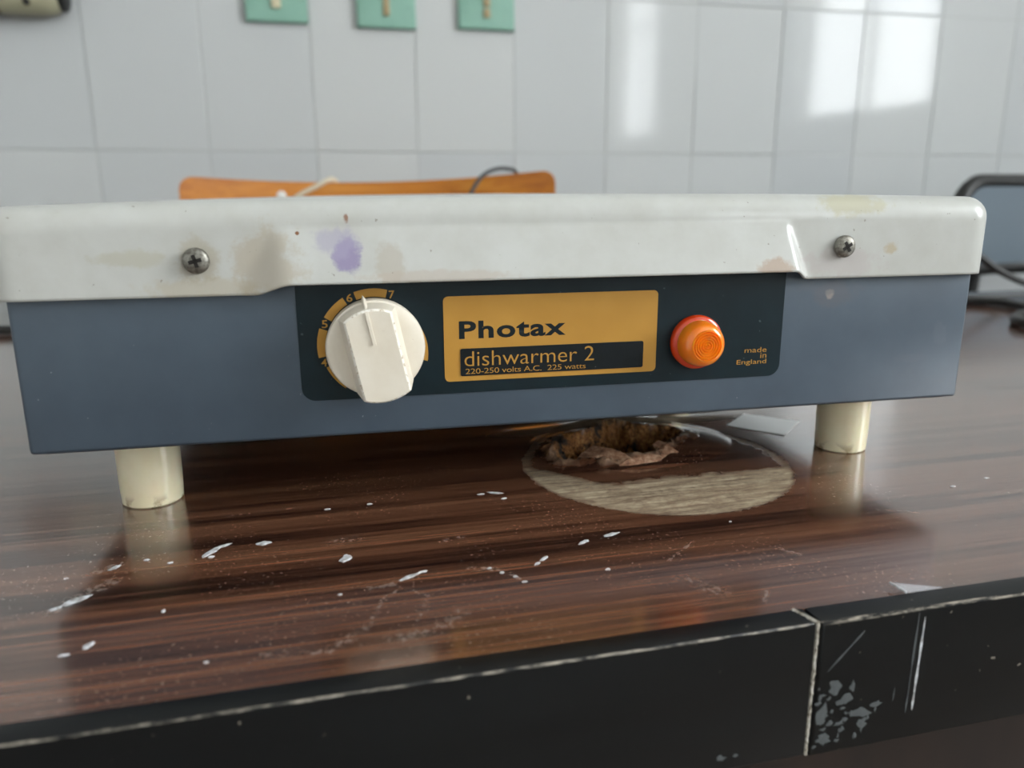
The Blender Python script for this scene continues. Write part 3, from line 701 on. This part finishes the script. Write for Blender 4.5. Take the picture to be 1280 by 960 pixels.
tag(c1, 'thick black cable curling over the table to the right of the dish warmer', 'cable')
c2 = tube('cable', catmull([(0.60, 0.46, 0.0045), (0.70, 0.47, 0.02), (0.765, 0.475, 0.060), (0.80, 0.478, 0.055), (0.855, 0.475, 0.024), (0.92, 0.47, 0.0045), (1.0, 0.46, 0.0045)], 10), 0.0042, M_BLACK)
tag(c2, 'black cable arching up beside the lid before the grey chair back', 'cable')
c3 = tube('cable', catmull([(-0.42, 0.455, 0.0042), (-0.30, 0.468, 0.0042), (-0.18, 0.466, 0.0042), (-0.08, 0.452, 0.0042), (0.02, 0.40, 0.0042)], 10), 0.0040, M_BLACK)
tag(c3, 'black cable lying along the rear table edge at far left', 'cable')

# ---------------------------------------------------------------- chairs behind the table
def back_panel(name, x0, x1, zt, zb, rad, sag, thick, mat, parent, edge=None, skew=0.0, dip=0.0):
    """curved backrest: ends nearer the sitter (-Y); outline a rounded rectangle."""
    out = rrect(x0, x1, zb, zt, rad, 6); n = len(out); xm, hw = (x0+x1)/2, (x1-x0)/2
    def pt(x, z, o): return (x, sag*(1-((x-xm)/hw)**2)+o, z+skew*(x-xm)-dip*(1-((x-xm)/hw)**2)*max(0, (z-zb)/(zt-zb)))
    bm = bmesh.new(); NX, NZ_ = 28, 8
    grid = {}
    zc = (zt+zb)/2; hz = (zt-zb)/2
    def zlim(x):
        d = max(abs(x-xm)-(hw-rad), 0); return hz-rad+math.sqrt(max(rad*rad-d*d, 0))
    for i in range(NX+1):
        x = xm-hw*math.cos(math.pi*i/NX)
        for j in range(NZ_+1):
            z = zc+zlim(x)*(2*j/NZ_-1)
            for s in (0, 1): grid[i, j, s] = bm.verts.new(pt(x, z, thick*s))
    fe = []
    for i in range(NX):
        for j in range(NZ_):
            bm.faces.new([grid[i, j, 0], grid[i+1, j, 0], grid[i+1, j+1, 0], grid[i, j+1, 0]])
            bm.faces.new([grid[i, j, 1], grid[i, j+1, 1], grid[i+1, j+1, 1], grid[i+1, j, 1]])
    for i in range(NX):
        for j in (0, NZ_): fe.append(bm.faces.new([grid[i, j, 0], grid[i+1, j, 0], grid[i+1, j, 1], grid[i, j, 1]]))
    for j in range(NZ_):
        for i in (0, NX): fe.append(bm.faces.new([grid[i, j, 0], grid[i, j+1, 0], grid[i, j+1, 1], grid[i, j, 1]]))
    for f in fe: f.material_index = 1 if edge else 0
    bmesh.ops.remove_doubles(bm, verts=bm.verts, dist=1e-6)
    o = bobj(name, bm, mat, parent, smooth=35)
    if edge: o.data.materials.append(edge)
    return o, pt
ch1 = tag(empty('wooden_chair', (0.158, 0.0, FLOOR_Z)), 'orange bent plywood chair behind the dish warmer', 'chair')
bk, pt = back_panel('backrest', -0.222, 0.222, 0.892, 0.70, 0.016, 0.045, 0.011, M_PLY, ch1, M_PLYEDGE, skew=0.017, dip=0.011)
bk.location.y = 0.695
for x, rz_ in ((-0.112, 0.865), (0.112, 0.845)):
    lathe('rivet', [(0.006, 0), (0.0055, 0.0018), (0.003, 0.003), (0.0005, 0.0033)], newmat('rivet_highlight_white', rgb(225, 225, 222), 0.3), bk, axis='y', seg=16, center=(x, pt(x, 0, 0)[1], rz_))  # white cap colour paints in the small highlight on a rivet head
seat = box('seat', -0.205, 0.205, 0.33, 0.70, 0.435, 0.452, M_PLY, ch1, 0.006, 3)
for s in (-1, 1):
    tube('back_post', [(s*0.15, 0.722, 0.86), (s*0.15, 0.728, 0.70), (s*0.16, 0.70, 0.42), (s*0.175, 0.74, 0.0)], 0.011, M_STEEL, ch1)
    tube('leg', [(s*0.18, 0.37, 0.434), (s*0.19, 0.34, 0.0)], 0.011, M_STEEL, ch1)
    tube('seat_rail', [(s*0.17, 0.36, 0.423), (s*0.165, 0.70, 0.423)], 0.010, M_STEEL, ch1)
cordc = tag(tube('cream_cord', catmull([(0.135, 0.762, -0.02), (0.120, 0.757, 0.10), (0.113, 0.7535, 0.128), (0.107, 0.7455, 0.1350), (0.100, 0.7345, 0.1325), (0.088, 0.7312, 0.126), (0.064, 0.7285, 0.1138), (0.052, 0.7255, 0.098), (0.047, 0.724, 0.06), (0.046, 0.723, 0.0), (0.048, 0.722, -0.05)], 10), 0.0028, M_CREAMCORD), 'thin cream cord draped over the plywood chair back', 'cord')
tag(tube('grey_cord', catmull([(0.25, 0.700, 0.03), (0.258, 0.690, 0.08), (0.2695, 0.688, 0.1128), (0.28, 0.693, 0.1298), (0.292, 0.70, 0.1404), (0.3088, 0.708, 0.1464), (0.3253, 0.719, 0.1465), (0.337, 0.732, 0.1435), (0.345, 0.742, 0.125), (0.35, 0.747, 0.06), (0.352, 0.747, -0.05)], 10), 0.0026, M_CORDGREY), 'dark grey cord looped over right end of plywood chair back', 'cord')
ch2 = tag(empty('padded_chair', (1.195, 0.0, FLOOR_Z)), 'grey-blue padded chair with black rim at far right', 'chair')
bk2, pt2 = back_panel('backrest', -0.205, 0.205, 0.876, 0.755, 0.045, 0.03, 0.02, M_VINYL, ch2)
bk2.location.y = 0.70
o = rrect(-0.207, 0.207, 0.753, 0.880, 0.047, 8); dense = []
for k in range(len(o)):
    a, b = o[k], o[(k+1) % len(o)]; m_ = max(1, int(math.hypot(a[0]-b[0], a[1]-b[1])/0.02))
    for q in range(m_): dense.append((a[0]+(b[0]-a[0])*q/m_, a[1]+(b[1]-a[1])*q/m_))
xm = 0; hw = 0.205
rim = [(x, 0.03*(1-min(abs(x)/hw, 1)**2)+0.008, z) for x, z in dense]; rim.append(rim[0])
rm = tube('rim', rim, 0.011, M_BLACK, ch2); rm.location.y = 0.70
box('seat', -0.21, 0.21, 0.33, 0.70, 0.425, 0.47, M_VINYL, ch2, 0.015, 3)
for s in (-1, 1):
    tube('back_post', [(s*0.14, 0.732, 0.80), (s*0.14, 0.738, 0.70), (s*0.16, 0.70, 0.41), (s*0.175, 0.74, 0.0)], 0.011, M_BLACK, ch2)
    tube('leg', [(s*0.18, 0.37, 0.424), (s*0.19, 0.34, 0.0)], 0.011, M_BLACK, ch2)

# ---------------------------------------------------------------- fittings on the tiled wall
def switch_plate(xc, zc, kind, label):
    e = tag(empty('switch_plate', (xc, YW-0.0005, zc)), label, 'switch', 'mint switch plates on the tiled wall')
    bm = box_bm(-0.0428, 0.0428, -0.009, 0.0, -0.030, 0.030, 0)
    es = [x for x in bm.edges if all(v.co.y < -0.005 for v in x.verts)]
    bmesh.ops.bevel(bm, geom=es, offset=0.0035, segments=3, affect='EDGES', profile=0.6)
    bobj('plate', bm, M_MINT, e, smooth=40)
    for s in (-1, 1):
        lathe('screw', [(0.0032, 0.0088), (0.0030, 0.0100), (0.0005, 0.0104)], M_MINT, e, axis='y', seg=14, center=(s*0.034, 0, 0))
    if kind == 0:
        box('rocker', -0.0065, 0.0065, -0.0145, -0.0085, -0.0125, 0.0125, M_ROCKER, e, 0.002)
    elif kind == 1:
        box('rocker', -0.0045, 0.0045, -0.0125, -0.0085, -0.0140, 0.0140, M_TAN, e, 0.0015)
    else:
        box('rocker', -0.0050, 0.0050, -0.0125, -0.0085, -0.0140, -0.0012, M_TAN, e, 0.0015)
        box('rocker', -0.0050, 0.0050, -0.0125, -0.0085, 0.0012, 0.0140, M_TAN, e, 0.0015)
switch_plate(0.0440, 0.3845, 0, 'mint green switch plate with a wide cream rocker, left of three')
switch_plate(0.1985, 0.3822, 1, 'mint green switch plate with one slim tan rocker, middle of three')
switch_plate(0.3473, 0.3855, 2, 'mint green switch plate with a split tan rocker, right of three')
ft = tag(empty('wall_fitting', (-0.296, YW-0.0225, 0.3705)), 'cream cylindrical fitting with black end cap on white tiles', 'wall fitting')
lathe('sleeve', [(0.018, -0.010), (0.0225, -0.006), (0.0225, 0.052), (0.0205, 0.060), (0.016, 0.0655), (0.002, 0.066)], M_CREAMPIPE, ft, axis='x', seg=36)
lathe('collar', [(0.014, -0.075), (0.0222, -0.072), (0.0222, -0.0105), (0.014, -0.0105)], M_BROWN, ft, axis='x', seg=36)
lathe('end_cap', [(0.010, 0.050), (0.0195, 0.060), (0.0195, 0.0715), (0.014, 0.074), (0.002, 0.074)], M_BLACK, ft, axis='x', seg=36, center=(0, 0.002, 0.003))
lathe('hole_plug', [(0.0042, 0.0), (0.0042, 0.0232), (0.0005, 0.0234)], M_RECESS, ft, axis='y', seg=16, center=(0.030, 0.0015, -0.010))
